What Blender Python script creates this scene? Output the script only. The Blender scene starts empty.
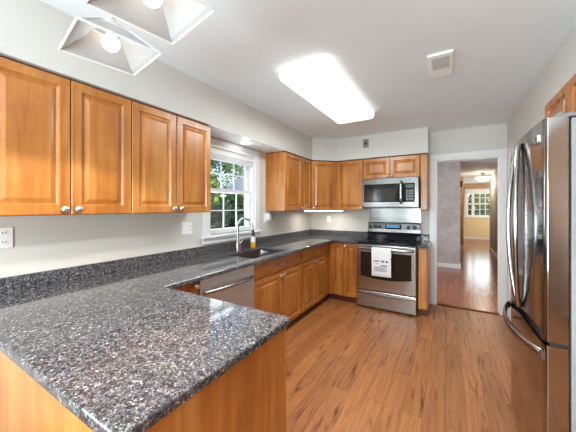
import bpy, bmesh, math, random
from mathutils import Vector, Matrix
random.seed(7)
sc = bpy.context.scene
COL = sc.collection
PI = math.pi

# ------------------------------------------------------------------ camera
cam_d = bpy.data.cameras.new('camera')
cam = bpy.data.objects.new('camera', cam_d)
COL.objects.link(cam)
cam.location = (2.159, -4.434, 1.392)
cam.rotation_euler = (PI / 2, 0, 0.538)
cam_d.sensor_width = 36.0
cam_d.lens = 271.26 / 576 * 36.0
cam_d.shift_y = -(216 - 207.4) / 576
cam_d.clip_start = 0.02
sc.camera = cam

# ------------------------------------------------------------------ exposure
sc.view_settings.view_transform = 'Standard'
sc.view_settings.look = 'None'
sc.view_settings.gamma = 1.0
sc.view_settings.use_curve_mapping = False
sc.view_settings.exposure = 0.2
sc.cycles.use_denoising = True
sc.cycles.max_bounces = 10
sc.cycles.diffuse_bounces = 6
sc.cycles.glossy_bounces = 5
sc.cycles.transparent_max_bounces = 12
sc.cycles.sample_clamp_indirect = 6.0
sc.cycles.caustics_reflective = False
sc.cycles.caustics_refractive = False

# ------------------------------------------------------------------ sky, sun, daylight and fill lights
W = bpy.data.worlds.new('sky')
sc.world = W
W.use_nodes = True
wn = W.node_tree
bg = wn.nodes['Background']
sky = wn.nodes.new('ShaderNodeTexSky')
sky.sky_type = 'NISHITA'
sky.sun_disc = False
sky.sun_elevation = math.radians(50)
sky.sun_rotation = math.radians(90)
wn.links.new(sky.outputs['Color'], bg.inputs['Color'])
bg.inputs['Strength'].default_value = 0.27

SUN_W = 2.0
REAR_W = 220.0
SIDE_W = 90.0
HALL_W = 44.0
FARROOM_W = 55.0


def light(name, kind, loc, rot, energy, color=(1, 1, 1), size=None, size_y=None, radius=None):
    d = bpy.data.lights.new(name, kind)
    d.energy = energy
    d.color = color
    if kind == 'AREA':
        d.shape = 'RECTANGLE'
        d.size = size
        d.size_y = size_y or size
    if radius is not None:
        d.shadow_soft_size = radius
    o = bpy.data.objects.new(name, d)
    COL.objects.link(o)
    o.location = loc
    o.rotation_euler = rot
    return o


sun = light('sun', 'SUN', (20, 0, 30), (math.radians(20), math.radians(42), 0), SUN_W, (1.0, 0.95, 0.86))
sun.data.angle = math.radians(1.5)
# fill light for the added, unseen patio door and side window behind the camera
light('fill_rear', 'AREA', (1.75, -6.93, 1.2), (PI / 2 + 0.9, 0, 0), REAR_W, (0.80, 0.94, 1.0), 1.4, 2.0)
light('fill_side', 'AREA', (0.07, -5.75, 1.45), (0, -PI / 2 - 0.5, 0), SIDE_W, (0.80, 0.93, 1.0), 1.3, 1.5)
light('daylight_kitchen', 'AREA', (-0.20, -2.05, 1.45), (0, -PI / 2 - 0.35, 0), 8.0, (0.82, 0.95, 1.0), 0.8, 0.7)
light('fill_dining', 'AREA', (0.6, 0.75, 1.3), (0, -PI / 2, 0), HALL_W, (0.95, 0.97, 1.0), 1.6, 1.2)  # fill light added to lift the dining space, no window beside it
light('daylight_far_window', 'AREA', (3.26, 10.25, 1.6), (-PI / 2, 0, 0), 24.0, (0.90, 1.0, 1.0), 0.9, 1.1)
light('fill_far_room', 'AREA', (4.6, 8.3, 1.5), (0, PI / 2, 0), FARROOM_W, (1.0, 0.93, 0.8), 1.6, 1.6)  # unseen warm area light standing free in the far room, no window beside it


# ------------------------------------------------------------------ material helpers
def new_mat(name):
    m = bpy.data.materials.new(name)
    m.use_nodes = True
    nt = m.node_tree
    b = nt.nodes['Principled BSDF']
    return m, nt, b


def N(nt, t, **kw):
    n = nt.nodes.new(t)
    for k, v in kw.items():
        setattr(n, k, v)
    return n


def ramp(nt, stops, interp='LINEAR'):
    r = nt.nodes.new('ShaderNodeValToRGB')
    r.color_ramp.interpolation = interp
    e = r.color_ramp.elements
    while len(e) > 1:
        e.remove(e[-1])
    e[0].position = stops[0][0]
    e[0].color = (*stops[0][1], 1)
    for p, c in stops[1:]:
        x = e.new(p)
        x.color = (*c, 1)
    return r


def srgb(r, g, b):
    def f(v):
        v /= 255
        return v / 12.92 if v <= 0.04045 else ((v + 0.055) / 1.055) ** 2.4
    return (f(r), f(g), f(b))


def plain(name, col, rough=0.5, metal=0.0, coat=0.0, noise=0.0, nscale=8.0, spec=0.5, bump=0.0, bscale=200.0):
    m, nt, b = new_mat(name)
    b.inputs['Roughness'].default_value = rough
    b.inputs['Metallic'].default_value = metal
    b.inputs['Coat Weight'].default_value = coat
    b.inputs['Specular IOR Level'].default_value = spec
    tc = N(nt, 'ShaderNodeTexCoord')
    nz = N(nt, 'ShaderNodeTexNoise')
    nz.inputs['Scale'].default_value = nscale
    nz.inputs['Detail'].default_value = 4
    nt.links.new(tc.outputs['Object'], nz.inputs['Vector'])
    lo = tuple(c * (1 - noise) for c in col)
    hi = tuple(min(1, c * (1 + noise)) for c in col)
    r = ramp(nt, [(0.3, lo), (0.7, hi)])
    nt.links.new(nz.outputs['Fac'], r.inputs['Fac'])
    nt.links.new(r.outputs['Color'], b.inputs['Base Color'])
    if bump:
        n2 = N(nt, 'ShaderNodeTexNoise')
        n2.inputs['Scale'].default_value = bscale
        nt.links.new(tc.outputs['Object'], n2.inputs['Vector'])
        bp = N(nt, 'ShaderNodeBump')
        bp.inputs['Strength'].default_value = bump
        bp.inputs['Distance'].default_value = 0.002
        nt.links.new(n2.outputs['Fac'], bp.inputs['Height'])
        nt.links.new(bp.outputs['Normal'], b.inputs['Normal'])
    return m


def wood_mat(name, dark, mid, light_, grain_axis='Z', rough=0.32, coat=0.25):
    m, nt, b = new_mat(name)
    tc = N(nt, 'ShaderNodeTexCoord')
    oi = N(nt, 'ShaderNodeObjectInfo')
    mul = N(nt, 'ShaderNodeMath', operation='MULTIPLY')
    mul.inputs[1].default_value = 17.0
    nt.links.new(oi.outputs['Random'], mul.inputs[0])
    add = N(nt, 'ShaderNodeVectorMath', operation='ADD')
    nt.links.new(tc.outputs['Object'], add.inputs[0])
    nt.links.new(mul.outputs[0], add.inputs[1])
    mp = N(nt, 'ShaderNodeMapping')
    mp.inputs['Scale'].default_value = {'Z': (14, 14, 1.1), 'X': (1.1, 14, 14), 'Y': (14, 1.1, 14)}[grain_axis]
    nt.links.new(add.outputs[0], mp.inputs['Vector'])
    n1 = N(nt, 'ShaderNodeTexNoise')
    n1.inputs['Scale'].default_value = 1.0
    n1.inputs['Detail'].default_value = 6
    n1.inputs['Distortion'].default_value = 1.2
    nt.links.new(mp.outputs[0], n1.inputs['Vector'])
    n2 = N(nt, 'ShaderNodeTexNoise')
    n2.inputs['Scale'].default_value = 3.2
    n2.inputs['Detail'].default_value = 3
    nt.links.new(add.outputs[0], n2.inputs['Vector'])
    mx = N(nt, 'ShaderNodeMath', operation='MULTIPLY_ADD')
    mx.inputs[1].default_value = 0.55
    nt.links.new(n1.outputs['Fac'], mx.inputs[0])
    m2 = N(nt, 'ShaderNodeMath', operation='MULTIPLY')
    m2.inputs[1].default_value = 0.45
    nt.links.new(n2.outputs['Fac'], m2.inputs[0])
    nt.links.new(m2.outputs[0], mx.inputs[2])
    r = ramp(nt, [(0.3, dark), (0.5, mid), (0.7, light_)])
    nt.links.new(mx.outputs[0], r.inputs['Fac'])
    nt.links.new(r.outputs['Color'], b.inputs['Base Color'])
    b.inputs['Roughness'].default_value = rough
    b.inputs['Coat Weight'].default_value = coat
    b.inputs['Coat Roughness'].default_value = 0.2
    return m


def steel_mat(name, col, rough, axis='X', streak=0.10, bump=0.02):
    m, nt, b = new_mat(name)
    tc = N(nt, 'ShaderNodeTexCoord')
    mp = N(nt, 'ShaderNodeMapping')
    mp.inputs['Scale'].default_value = {'X': (1.5, 60, 320), 'Z': (320, 60, 1.5)}[axis]
    nt.links.new(tc.outputs['Object'], mp.inputs['Vector'])
    nz = N(nt, 'ShaderNodeTexNoise')
    nz.inputs['Scale'].default_value = 1.0
    nz.inputs['Detail'].default_value = 3
    nt.links.new(mp.outputs[0], nz.inputs['Vector'])
    r = ramp(nt, [(0.3, tuple(c * (1 - streak) for c in col)), (0.7, tuple(c * (1 + streak) for c in col))])
    nt.links.new(nz.outputs['Fac'], r.inputs['Fac'])
    nt.links.new(r.outputs['Color'], b.inputs['Base Color'])
    b.inputs['Metallic'].default_value = 1.0
    b.inputs['Roughness'].default_value = rough
    return m


def emit_mat(name, col, strength):
    m, nt, b = new_mat(name)
    b.inputs['Base Color'].default_value = (*col, 1)
    b.inputs['Emission Color'].default_value = (*col, 1)
    b.inputs['Emission Strength'].default_value = strength
    return m


def glass_mat(name, tint=(0.97, 0.985, 0.98), gloss=0.07):
    m, nt, b = new_mat(name)
    out = nt.nodes['Material Output']
    nt.nodes.remove(b)
    t = N(nt, 'ShaderNodeBsdfTransparent')
    t.inputs['Color'].default_value = (*tint, 1)
    g = N(nt, 'ShaderNodeBsdfGlossy')
    g.inputs['Roughness'].default_value = 0.02
    mx = N(nt, 'ShaderNodeMixShader')
    mx.inputs[0].default_value = gloss
    nt.links.new(t.outputs[0], mx.inputs[1])
    nt.links.new(g.outputs[0], mx.inputs[2])
    nt.links.new(mx.outputs[0], out.inputs['Surface'])
    return m


def granite_mat(name):
    m, nt, b = new_mat(name)
    tc = N(nt, 'ShaderNodeTexCoord')
    # distort the lookup so that the chips are irregular
    nz0 = N(nt, 'ShaderNodeTexNoise')
    nz0.inputs['Scale'].default_value = 70
    nt.links.new(tc.outputs['Object'], nz0.inputs['Vector'])
    sub = N(nt, 'ShaderNodeVectorMath', operation='MULTIPLY_ADD')
    sub.inputs[1].default_value = (0.012, 0.012, 0.012)
    nt.links.new(nz0.outputs['Color'], sub.inputs[0])
    nt.links.new(tc.outputs['Object'], sub.inputs[2])
    v1 = N(nt, 'ShaderNodeTexVoronoi')
    v1.inputs['Scale'].default_value = 190
    nt.links.new(sub.outputs[0], v1.inputs['Vector'])
    sep = N(nt, 'ShaderNodeSeparateColor')
    nt.links.new(v1.outputs['Color'], sep.inputs['Color'])
    chips = ramp(nt, [(0.0, srgb(40, 42, 48)), (0.22, srgb(58, 61, 69)), (0.40, srgb(78, 81, 90)), (0.60, srgb(98, 98, 102)),
                      (0.70, srgb(94, 87, 82)), (0.80, srgb(134, 127, 121)), (0.92, srgb(156, 149, 143)), (0.98, srgb(205, 200, 195))], 'CONSTANT')
    nt.links.new(sep.outputs['Red'], chips.inputs['Fac'])
    v2 = N(nt, 'ShaderNodeTexVoronoi')
    v2.inputs['Scale'].default_value = 320
    nt.links.new(sub.outputs[0], v2.inputs['Vector'])
    sep2 = N(nt, 'ShaderNodeSeparateColor')
    nt.links.new(v2.outputs['Color'], sep2.inputs['Color'])
    fine = ramp(nt, [(0.0, srgb(34, 35, 40)), (0.45, srgb(66, 68, 75)), (0.75, srgb(108, 103, 100)), (0.95, srgb(165, 160, 156))], 'CONSTANT')
    nt.links.new(sep2.outputs['Green'], fine.inputs['Fac'])
    mx = N(nt, 'ShaderNodeMix', data_type='RGBA')
    mx.inputs[0].default_value = 0.42
    nt.links.new(chips.outputs['Color'], mx.inputs[6])
    nt.links.new(fine.outputs['Color'], mx.inputs[7])
    nl = N(nt, 'ShaderNodeTexNoise')
    nl.inputs['Scale'].default_value = 50
    nl.inputs['Detail'].default_value = 3
    nt.links.new(tc.outputs['Object'], nl.inputs['Vector'])
    lr = ramp(nt, [(0.36, (0.5, 0.52, 0.57)), (0.5, (0.95, 0.97, 1.0)), (0.66, (1.35, 1.33, 1.31))])
    nt.links.new(nl.outputs['Fac'], lr.inputs['Fac'])
    mm = N(nt, 'ShaderNodeMix', data_type='RGBA', blend_type='MULTIPLY')
    mm.inputs[0].default_value = 0.85
    nt.links.new(mx.outputs[2], mm.inputs[6])
    nt.links.new(lr.outputs['Color'], mm.inputs[7])
    nt.links.new(mm.outputs[2], b.inputs['Base Color'])
    b.inputs['Roughness'].default_value = 0.06
    b.inputs['Specular IOR Level'].default_value = 0.42
    return m


def plank_mat(name, c1, c2, mortar, length, width, grain_dark, rough, knots=True, streak=0.5):
    m, nt, b = new_mat(name)
    tc = N(nt, 'ShaderNodeTexCoord')
    mp = N(nt, 'ShaderNodeMapping')
    mp.inputs['Rotation'].default_value = (0, 0, PI / 2)
    nt.links.new(tc.outputs['Object'], mp.inputs['Vector'])
    br = N(nt, 'ShaderNodeTexBrick')
    br.offset = 0.37
    br.offset_frequency = 2
    br.inputs['Scale'].default_value = 1.0
    br.inputs['Brick Width'].default_value = length
    br.inputs['Row Height'].default_value = width
    br.inputs['Mortar Size'].default_value = 0.0014
    br.inputs['Mortar Smooth'].default_value = 0.3
    br.inputs['Bias'].default_value = 0.0
    br.inputs['Color1'].default_value = (*c1, 1)
    br.inputs['Color2'].default_value = (*c2, 1)
    br.inputs['Mortar'].default_value = (*mortar, 1)
    nt.links.new(mp.outputs[0], br.inputs['Vector'])
    # per-plank offset of the grain
    off = N(nt, 'ShaderNodeVectorMath', operation='MULTIPLY_ADD')
    off.inputs[1].default_value = (9, 9, 9)
    nt.links.new(br.outputs['Color'], off.inputs[0])
    nt.links.new(tc.outputs['Object'], off.inputs[2])
    m2 = N(nt, 'ShaderNodeMapping')
    m2.inputs['Scale'].default_value = (40, 1.8, 1)
    nt.links.new(off.outputs[0], m2.inputs['Vector'])
    n1 = N(nt, 'ShaderNodeTexNoise')
    n1.inputs['Scale'].default_value = 1.0
    n1.inputs['Detail'].default_value = 7
    n1.inputs['Distortion'].default_value = 1.5
    nt.links.new(m2.outputs[0], n1.inputs['Vector'])
    gr = ramp(nt, [(0.30, grain_dark), (0.50, (0.86, 0.86, 0.86)), (0.72, (1.12, 1.1, 1.08))])
    nt.links.new(n1.outputs['Fac'], gr.inputs['Fac'])
    mul = N(nt, 'ShaderNodeMix', data_type='RGBA', blend_type='MULTIPLY')
    mul.inputs[0].default_value = streak
    nt.links.new(br.outputs['Color'], mul.inputs[6])
    nt.links.new(gr.outputs['Color'], mul.inputs[7])
    last = mul.outputs[2]
    if knots:
        m3 = N(nt, 'ShaderNodeMapping')
        m3.inputs['Scale'].default_value = (22, 3.4, 1)
        nt.links.new(off.outputs[0], m3.inputs['Vector'])
        n3 = N(nt, 'ShaderNodeTexNoise')
        n3.inputs['Scale'].default_value = 1.0
        n3.inputs['Detail'].default_value = 4
        n3.inputs['Distortion'].default_value = 0.5
        nt.links.new(m3.outputs[0], n3.inputs['Vector'])
        kr = ramp(nt, [(0.28, (0.24, 0.16, 0.12)), (0.36, (0.70, 0.62, 0.56)), (0.43, (1, 1, 1))])
        nt.links.new(n3.outputs['Fac'], kr.inputs['Fac'])
        mk = N(nt, 'ShaderNodeMix', data_type='RGBA', blend_type='MULTIPLY')
        mk.inputs[0].default_value = 0.9
        nt.links.new(last, mk.inputs[6])
        nt.links.new(kr.outputs['Color'], mk.inputs[7])
        last = mk.outputs[2]
    nt.links.new(last, b.inputs['Base Color'])
    b.inputs['Roughness'].default_value = rough
    return m


def leaf_mat(name, c0, c1, c2):
    m, nt, b = new_mat(name)
    tc = N(nt, 'ShaderNodeTexCoord')
    nz = N(nt, 'ShaderNodeTexNoise')
    nz.inputs['Scale'].default_value = 1.6
    nz.inputs['Detail'].default_value = 6
    nt.links.new(tc.outputs['Object'], nz.inputs['Vector'])
    r = ramp(nt, [(0.35, c0), (0.5, c1), (0.65, c2)])
    nt.links.new(nz.outputs['Fac'], r.inputs['Fac'])
    nt.links.new(r.outputs['Color'], b.inputs['Base Color'])
    b.inputs['Roughness'].default_value = 0.6
    return m


def mottled(name, a, c, scale=3.5):
    m, nt, b = new_mat(name)
    tc = N(nt, 'ShaderNodeTexCoord')
    nz = N(nt, 'ShaderNodeTexNoise')
    nz.inputs['Scale'].default_value = scale
    nz.inputs['Detail'].default_value = 5
    nz.inputs['Distortion'].default_value = 1.4
    nt.links.new(tc.outputs['Object'], nz.inputs['Vector'])
    r = ramp(nt, [(0.35, a), (0.65, c)])
    nt.links.new(nz.outputs['Fac'], r.inputs['Fac'])
    nt.links.new(r.outputs['Color'], b.inputs['Base Color'])
    b.inputs['Roughness'].default_value = 0.6
    return m


M = {}
M['wall'] = plain('wall_paint', srgb(208, 205, 198), 0.7, noise=0.015, nscale=3)
M['soffit'] = plain('soffit_paint', srgb(208, 206, 201), 0.7, noise=0.015, nscale=3)
M['ceiling'] = plain('ceiling_paint', srgb(228, 236, 242), 0.8, noise=0.01, nscale=3)
M['trim'] = plain('white_trim', srgb(226, 227, 228), 0.35, noise=0.01)
M['wood'] = wood_mat('maple', srgb(142, 80, 28), srgb(180, 113, 50), srgb(206, 144, 76), 'Z')
M['wood_flat'] = wood_mat('maple_horizontal', srgb(142, 80, 28), srgb(180, 113, 50), srgb(206, 144, 76), 'X')
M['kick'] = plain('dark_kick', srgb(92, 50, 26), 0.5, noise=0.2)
M['gap'] = plain('dark_brown_gap_shade', srgb(40, 26, 16), 0.7, noise=0.1)  # dark brown of lamp mount and chime; also painted shade above wall cabinets
M['granite'] = granite_mat('granite')
M['floor'] = plank_mat('vinyl_plank', srgb(186, 124, 76), srgb(164, 106, 63), srgb(104, 66, 38), 1.22, 0.125, (0.6, 0.5, 0.45), 0.38, True, 0.8)
M['hallfloor'] = plank_mat('strip_oak', srgb(156, 86, 44), srgb(136, 68, 34), srgb(64, 34, 20), 0.9, 0.06, (0.7, 0.6, 0.55), 0.2, False, 0.6)
M['steel'] = steel_mat('brushed_steel', (0.41, 0.405, 0.40), 0.2, 'X', 0.22)
M['steel_panel'] = steel_mat('brushed_steel_panel', (0.165, 0.162, 0.16), 0.2, 'X', 0.22)
M['steel_v'] = steel_mat('brushed_steel_upright', (0.34, 0.32, 0.31), 0.11, 'Z', 0.05)
M['dw'] = steel_mat('grey_steel', (0.66, 0.69, 0.74), 0.42, 'X', 0.05)
M['nickel'] = plain('satin_nickel', (0.74, 0.72, 0.69), 0.28, 1.0, noise=0.03)
M['faucet'] = plain('faucet_nickel', (0.45, 0.44, 0.43), 0.25, 1.0, noise=0.03)
M['chrome'] = plain('chrome', (0.80, 0.80, 0.82), 0.12, 1.0, noise=0.02)
M['black'] = plain('black_glass', (0.010, 0.010, 0.012), 0.06, noise=0.1, spec=0.15)
M['ovenglass'] = plain('oven_glass', (0.022, 0.016, 0.012), 0.08, noise=0.1, spec=0.35)
M['darkplastic'] = plain('dark_plastic', (0.02, 0.02, 0.022), 0.35, noise=0.1)
M['greyplastic'] = plain('grey_plastic', srgb(128, 128, 126), 0.4, noise=0.04)
M['greyside'] = plain('grey_enamel', srgb(150, 150, 148), 0.4, noise=0.04)
M['whiteplastic'] = plain('white_plastic', srgb(248, 248, 246), 0.35, noise=0.01)
M['paper'] = plain('paper', srgb(238, 238, 240), 0.7, noise=0.01)
M['ink'] = plain('ink', srgb(90, 92, 98), 0.7, noise=0.1)
M['display'] = emit_mat('display', srgb(60, 130, 170), 0.5)
M['glass'] = glass_mat('window_glass')
M['ring'] = plain('burner_ring', srgb(90, 90, 92), 0.25, noise=0.1)


def shade_mat():
    m, nt, b = new_mat('frosted_shade')
    out = nt.nodes['Material Output']
    b.inputs['Base Color'].default_value = (0.52, 0.52, 0.52, 1)
    b.inputs['Roughness'].default_value = 0.3
    t = N(nt, 'ShaderNodeBsdfTranslucent')
    t.inputs['Color'].default_value = (0.5, 0.5, 0.49, 1)
    tp = N(nt, 'ShaderNodeBsdfTransparent')
    mx = N(nt, 'ShaderNodeMixShader')
    mx.inputs[0].default_value = 0.35
    nt.links.new(b.outputs[0], mx.inputs[1])
    nt.links.new(t.outputs[0], mx.inputs[2])
    m2 = N(nt, 'ShaderNodeMixShader')
    m2.inputs[0].default_value = 0.15
    nt.links.new(mx.outputs[0], m2.inputs[1])
    nt.links.new(tp.outputs[0], m2.inputs[2])
    nt.links.new(m2.outputs[0], out.inputs['Surface'])
    return m


M['shade'] = shade_mat()
M['bulb'] = emit_mat('lit_bulb', (1.0, 0.93, 0.82), 8.0)
M['diffuser'] = emit_mat('lit_diffuser', (1.0, 0.975, 0.90), 1.1)
M['puck'] = emit_mat('lit_puck', (0.95, 0.97, 1.0), 9.0)
M['strip'] = emit_mat('lit_strip', (1.0, 0.93, 0.82), 7.0)
M['bowl'] = emit_mat('lit_bowl', (1.0, 0.86, 0.66), 3.0)
M['mottled'] = mottled('sponged_paint', srgb(166, 159, 158), srgb(184, 177, 175), 3.5)
M['tan'] = mottled('tan_paint', srgb(176, 138, 106), srgb(196, 160, 128), 6.0)
M['yellow'] = plain('yellow_paint', srgb(226, 206, 162), 0.7, noise=0.02)
M['threshold'] = plain('threshold_wood', srgb(120, 72, 42), 0.95, noise=0.1, spec=0.0)
M['ventgrey'] = plain('vent_grey', srgb(178, 178, 178), 0.5, noise=0.03)
M['brown'] = mottled('brown_reflected', srgb(116, 84, 58), srgb(138, 102, 74), 2.0)  # unseen recess wall coloured for its brown reflection in the refrigerator side
M['bark'] = plain('bark', srgb(84, 70, 58), 0.9, noise=0.25, nscale=20)
M['leaf_a'] = leaf_mat('leaves_bright', srgb(60, 92, 30), srgb(110, 150, 50), srgb(170, 196, 90))
M['leaf_b'] = leaf_mat('leaves_dark', srgb(24, 50, 20), srgb(46, 84, 36), srgb(86, 124, 58))
M['grass'] = plain('lawn', srgb(92, 122, 58), 0.9, noise=0.3, nscale=6)
M['shingle'] = plain('grey_shingle', srgb(142, 152, 164), 0.9, noise=0.1, nscale=20)
M['siding'] = plain('pale_siding', srgb(150, 148, 140), 0.7, noise=0.03)
M['pink'] = plain('pink_plastic', srgb(226, 110, 130), 0.35, noise=0.05)
M['amber'] = plain('amber_soap', srgb(240, 170, 20), 0.2, noise=0.05)
M['clearplastic'] = plain('clear_plastic', srgb(225, 228, 228), 0.15, noise=0.02)


# ------------------------------------------------------------------ mesh helpers
class MB:
    def __init__(self):
        self.bm = bmesh.new()

    def merge(self, b2):
        me = bpy.data.meshes.new('tmp')
        b2.to_mesh(me)
        b2.free()
        self.bm.from_mesh(me)
        bpy.data.meshes.remove(me)
        return self

    def box(self, x0, x1, y0, y1, z0, z1, bev=0.0, seg=2):
        b = bmesh.new()
        bmesh.ops.create_cube(b, size=1.0)
        for v in b.verts:
            v.co = Vector(((x0 + x1) / 2 + v.co.x * (x1 - x0), (y0 + y1) / 2 + v.co.y * (y1 - y0), (z0 + z1) / 2 + v.co.z * (z1 - z0)))
        if bev > 0:
            bmesh.ops.bevel(b, geom=list(b.edges), offset=bev, segments=seg, affect='EDGES', profile=0.5)
        return self.merge(b)

    def rings(self, rings, cap0=True, cap1=True, closed=True):
        bm = self.bm
        vs = [[bm.verts.new(p) for p in r] for r in rings]
        n = len(vs[0])
        for a, b in zip(vs, vs[1:]):
            for i in range(n if closed else n - 1):
                j = (i + 1) % n
                bm.faces.new((a[i], a[j], b[j], b[i]))
        if cap0:
            bm.faces.new(list(reversed(vs[0])))
        if cap1:
            bm.faces.new(vs[-1])
        return self

    def tube(self, pts, r, n=10, squash=None):
        pts = [Vector(p) for p in pts]
        rs = r if isinstance(r, (list, tuple)) else [r] * len(pts)
        t0 = (pts[1] - pts[0]).normalized()
        ref = Vector((0, 0, 1)) if abs(t0.z) < 0.9 else Vector((1, 0, 0))
        u = t0.cross(ref).normalized()
        rings = []
        for i, p in enumerate(pts):
            t = (pts[min(i + 1, len(pts) - 1)] - pts[max(i - 1, 0)]).normalized()
            u = (u - t * u.dot(t)).normalized()
            w = t.cross(u)
            sq = squash or (1, 1)
            rings.append([p + rs[i] * (sq[0] * math.cos(2 * PI * k / n) * u + sq[1] * math.sin(2 * PI * k / n) * w) for k in range(n)])
        return self.rings(rings)

    def cyl(self, p0, p1, r0, r1=None, n=20):
        return self.tube([p0, p1], [r0, r0 if r1 is None else r1], n)

    def lathe(self, prof, origin=(0, 0, 0), axis='Z', n=20):
        o = Vector(origin)
        rings = []
        for r, h in prof:
            ring = []
            for k in range(n):
                a = 2 * PI * k / n
                c, s = r * math.cos(a), r * math.sin(a)
                if axis == 'Z':
                    p = Vector((c, s, h))
                elif axis == 'Y':   # axis towards -Y
                    p = Vector((c, -h, s))
                else:
                    p = Vector((h, c, s))
                ring.append(o + p)
            rings.append(ring)
        return self.rings(rings)

    def prism(self, poly, z0, z1):
        return self.rings([[(x, y, z0) for x, y in poly], [(x, y, z1) for x, y in poly]])

    def sphere(self, c, r, sub=2, sc_=(1, 1, 1)):
        b = bmesh.new()
        bmesh.ops.create_icosphere(b, subdivisions=sub, radius=r)
        for v in b.verts:
            v.co = Vector(c) + Vector((v.co.x * sc_[0], v.co.y * sc_[1], v.co.z * sc_[2]))
        return self.merge(b)

    def grid_slab(self, xs, ys, mask, z0, z1):
        bm = self.bm
        cache = {}

        def V(i, j, k):
            key = (i, j, k)
            if key not in cache:
                cache[key] = bm.verts.new((xs[i], ys[j], (z0, z1)[k]))
            return cache[key]
        nx, ny = len(xs) - 1, len(ys) - 1
        on = lambda i, j: 0 <= i < nx and 0 <= j < ny and mask(0.5 * (xs[i] + xs[i + 1]), 0.5 * (ys[j] + ys[j + 1]))
        for i in range(nx):
            for j in range(ny):
                if not on(i, j):
                    continue
                bm.faces.new((V(i, j, 1), V(i + 1, j, 1), V(i + 1, j + 1, 1), V(i, j + 1, 1)))
                bm.faces.new((V(i, j, 0), V(i, j + 1, 0), V(i + 1, j + 1, 0), V(i + 1, j, 0)))
                if not on(i - 1, j):
                    bm.faces.new((V(i, j, 0), V(i, j, 1), V(i, j + 1, 1), V(i, j + 1, 0)))
                if not on(i + 1, j):
                    bm.faces.new((V(i + 1, j, 0), V(i + 1, j + 1, 0), V(i + 1, j + 1, 1), V(i + 1, j, 1)))
                if not on(i, j - 1):
                    bm.faces.new((V(i, j, 0), V(i + 1, j, 0), V(i + 1, j, 1), V(i, j, 1)))
                if not on(i, j + 1):
                    bm.faces.new((V(i, j + 1, 0), V(i, j + 1, 1), V(i + 1, j + 1, 1), V(i + 1, j + 1, 0)))
        return self

    def build(self, name, mat, parent=None, smooth=False):
        bm = self.bm
        bmesh.ops.recalc_face_normals(bm, faces=bm.faces)
        me = bpy.data.meshes.new(name)
        bm.to_mesh(me)
        bm.free()
        me.materials.append(mat)
        if smooth:
            for p in me.polygons:
                p.use_smooth = True
            try:
                me.set_sharp_from_angle(angle=math.radians(40))
            except Exception:
                pass
        o = bpy.data.objects.new(name, me)
        COL.objects.link(o)
        if parent is not None:
            o.parent = parent
        return o


def tag(o, label=None, cat=None, group=None, kind=None):
    if label:
        o['label'] = label
    if cat:
        o['category'] = cat
    if group:
        o['group'] = group
    if kind:
        o['kind'] = kind
    return o


def thing(name, label, cat, loc=(0, 0, 0), rz=0.0, group=None):
    o = bpy.data.objects.new(name, None)
    COL.objects.link(o)
    o.location = loc
    o.rotation_euler = (0, 0, rz)
    o.empty_display_size = 0.1
    return tag(o, label, cat, group)


def struct(name, mb, mat, parent=None):
    o = mb.build(name, mat, parent)
    if parent is None:
        o['kind'] = 'structure'
    return o


def copy_tree(o, parent=None):
    c = o.copy()
    COL.objects.link(c)
    if parent is not None:
        c.parent = parent
    for ch in list(o.children):
        copy_tree(ch, c)
    return c


def rect_ring(x0, x1, z0, z1, ins, y):
    return [(x0 + ins, y, z0 + ins), (x1 - ins, y, z0 + ins), (x1 - ins, y, z1 - ins), (x0 + ins, y, z1 - ins)]


def raised_panel(x0, x1, z0, z1, yf, t=0.02, fw=0.055):
    """raised-panel cabinet door; its back at yf, its front at yf - t"""
    fw = min(fw, (x1 - x0) * 0.28, (z1 - z0) * 0.28)
    y = yf - t
    R = lambda i, yy: rect_ring(x0, x1, z0, z1, i, yy)
    bevel = min(0.024, (x1 - x0 - 2 * fw) * 0.25, (z1 - z0 - 2 * fw) * 0.25)
    return MB().rings([R(0, yf), R(0, y + 0.003), R(0.003, y), R(fw - 0.006, y), R(fw, y + 0.009), R(fw + 0.005, y + 0.014),
                       R(fw + 0.009, y + 0.014), R(fw + 0.009 + bevel, y + 0.002), R(fw + 0.012 + bevel, y + 0.0015)])


def slab_front(x0, x1, z0, z1, yf, t=0.02):
    R = lambda i, yy: rect_ring(x0, x1, z0, z1, i, yy)
    y = yf - t
    return MB().rings([R(0, yf), R(0, y + 0.006), R(0.004, y + 0.002), R(0.012, y)])


def knob(x, y, z, parent):
    return MB().lathe([(0.007, 0.0), (0.006, 0.012), (0.009, 0.015), (0.0175, 0.019), (0.019, 0.025), (0.015, 0.031), (0.005, 0.034)],
                      (x, y, z), 'Y', 16).build('knob', M['nickel'], parent, True)


def bar_pull(xc, y, z, parent, half=0.055):
    mb = MB()
    mb.tube([(xc - half - 0.012, y - 0.024, z), (xc - half, y - 0.028, z), (xc, y - 0.031, z), (xc + half, y - 0.028, z), (xc + half + 0.012, y - 0.024, z)],
            [0.004, 0.0055, 0.006, 0.0055, 0.004], 10)
    for s in (-1, 1):
        mb.cyl((xc + s * half * 0.85, y, z), (xc + s * half * 0.85, y - 0.028, z), 0.0045, n=10)
    return mb.build('pull_handle', M['nickel'], parent, True)


# ------------------------------------------------------------------ numbers of the room
ZC = 2.477        # ceiling
ZS = 2.134        # soffit underside
XR = 2.79         # right wall
YB = -7.0         # rear wall
UX = 0.31         # upper cabinet door face
ZU = 1.348        # upper cabinets' underside

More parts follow.
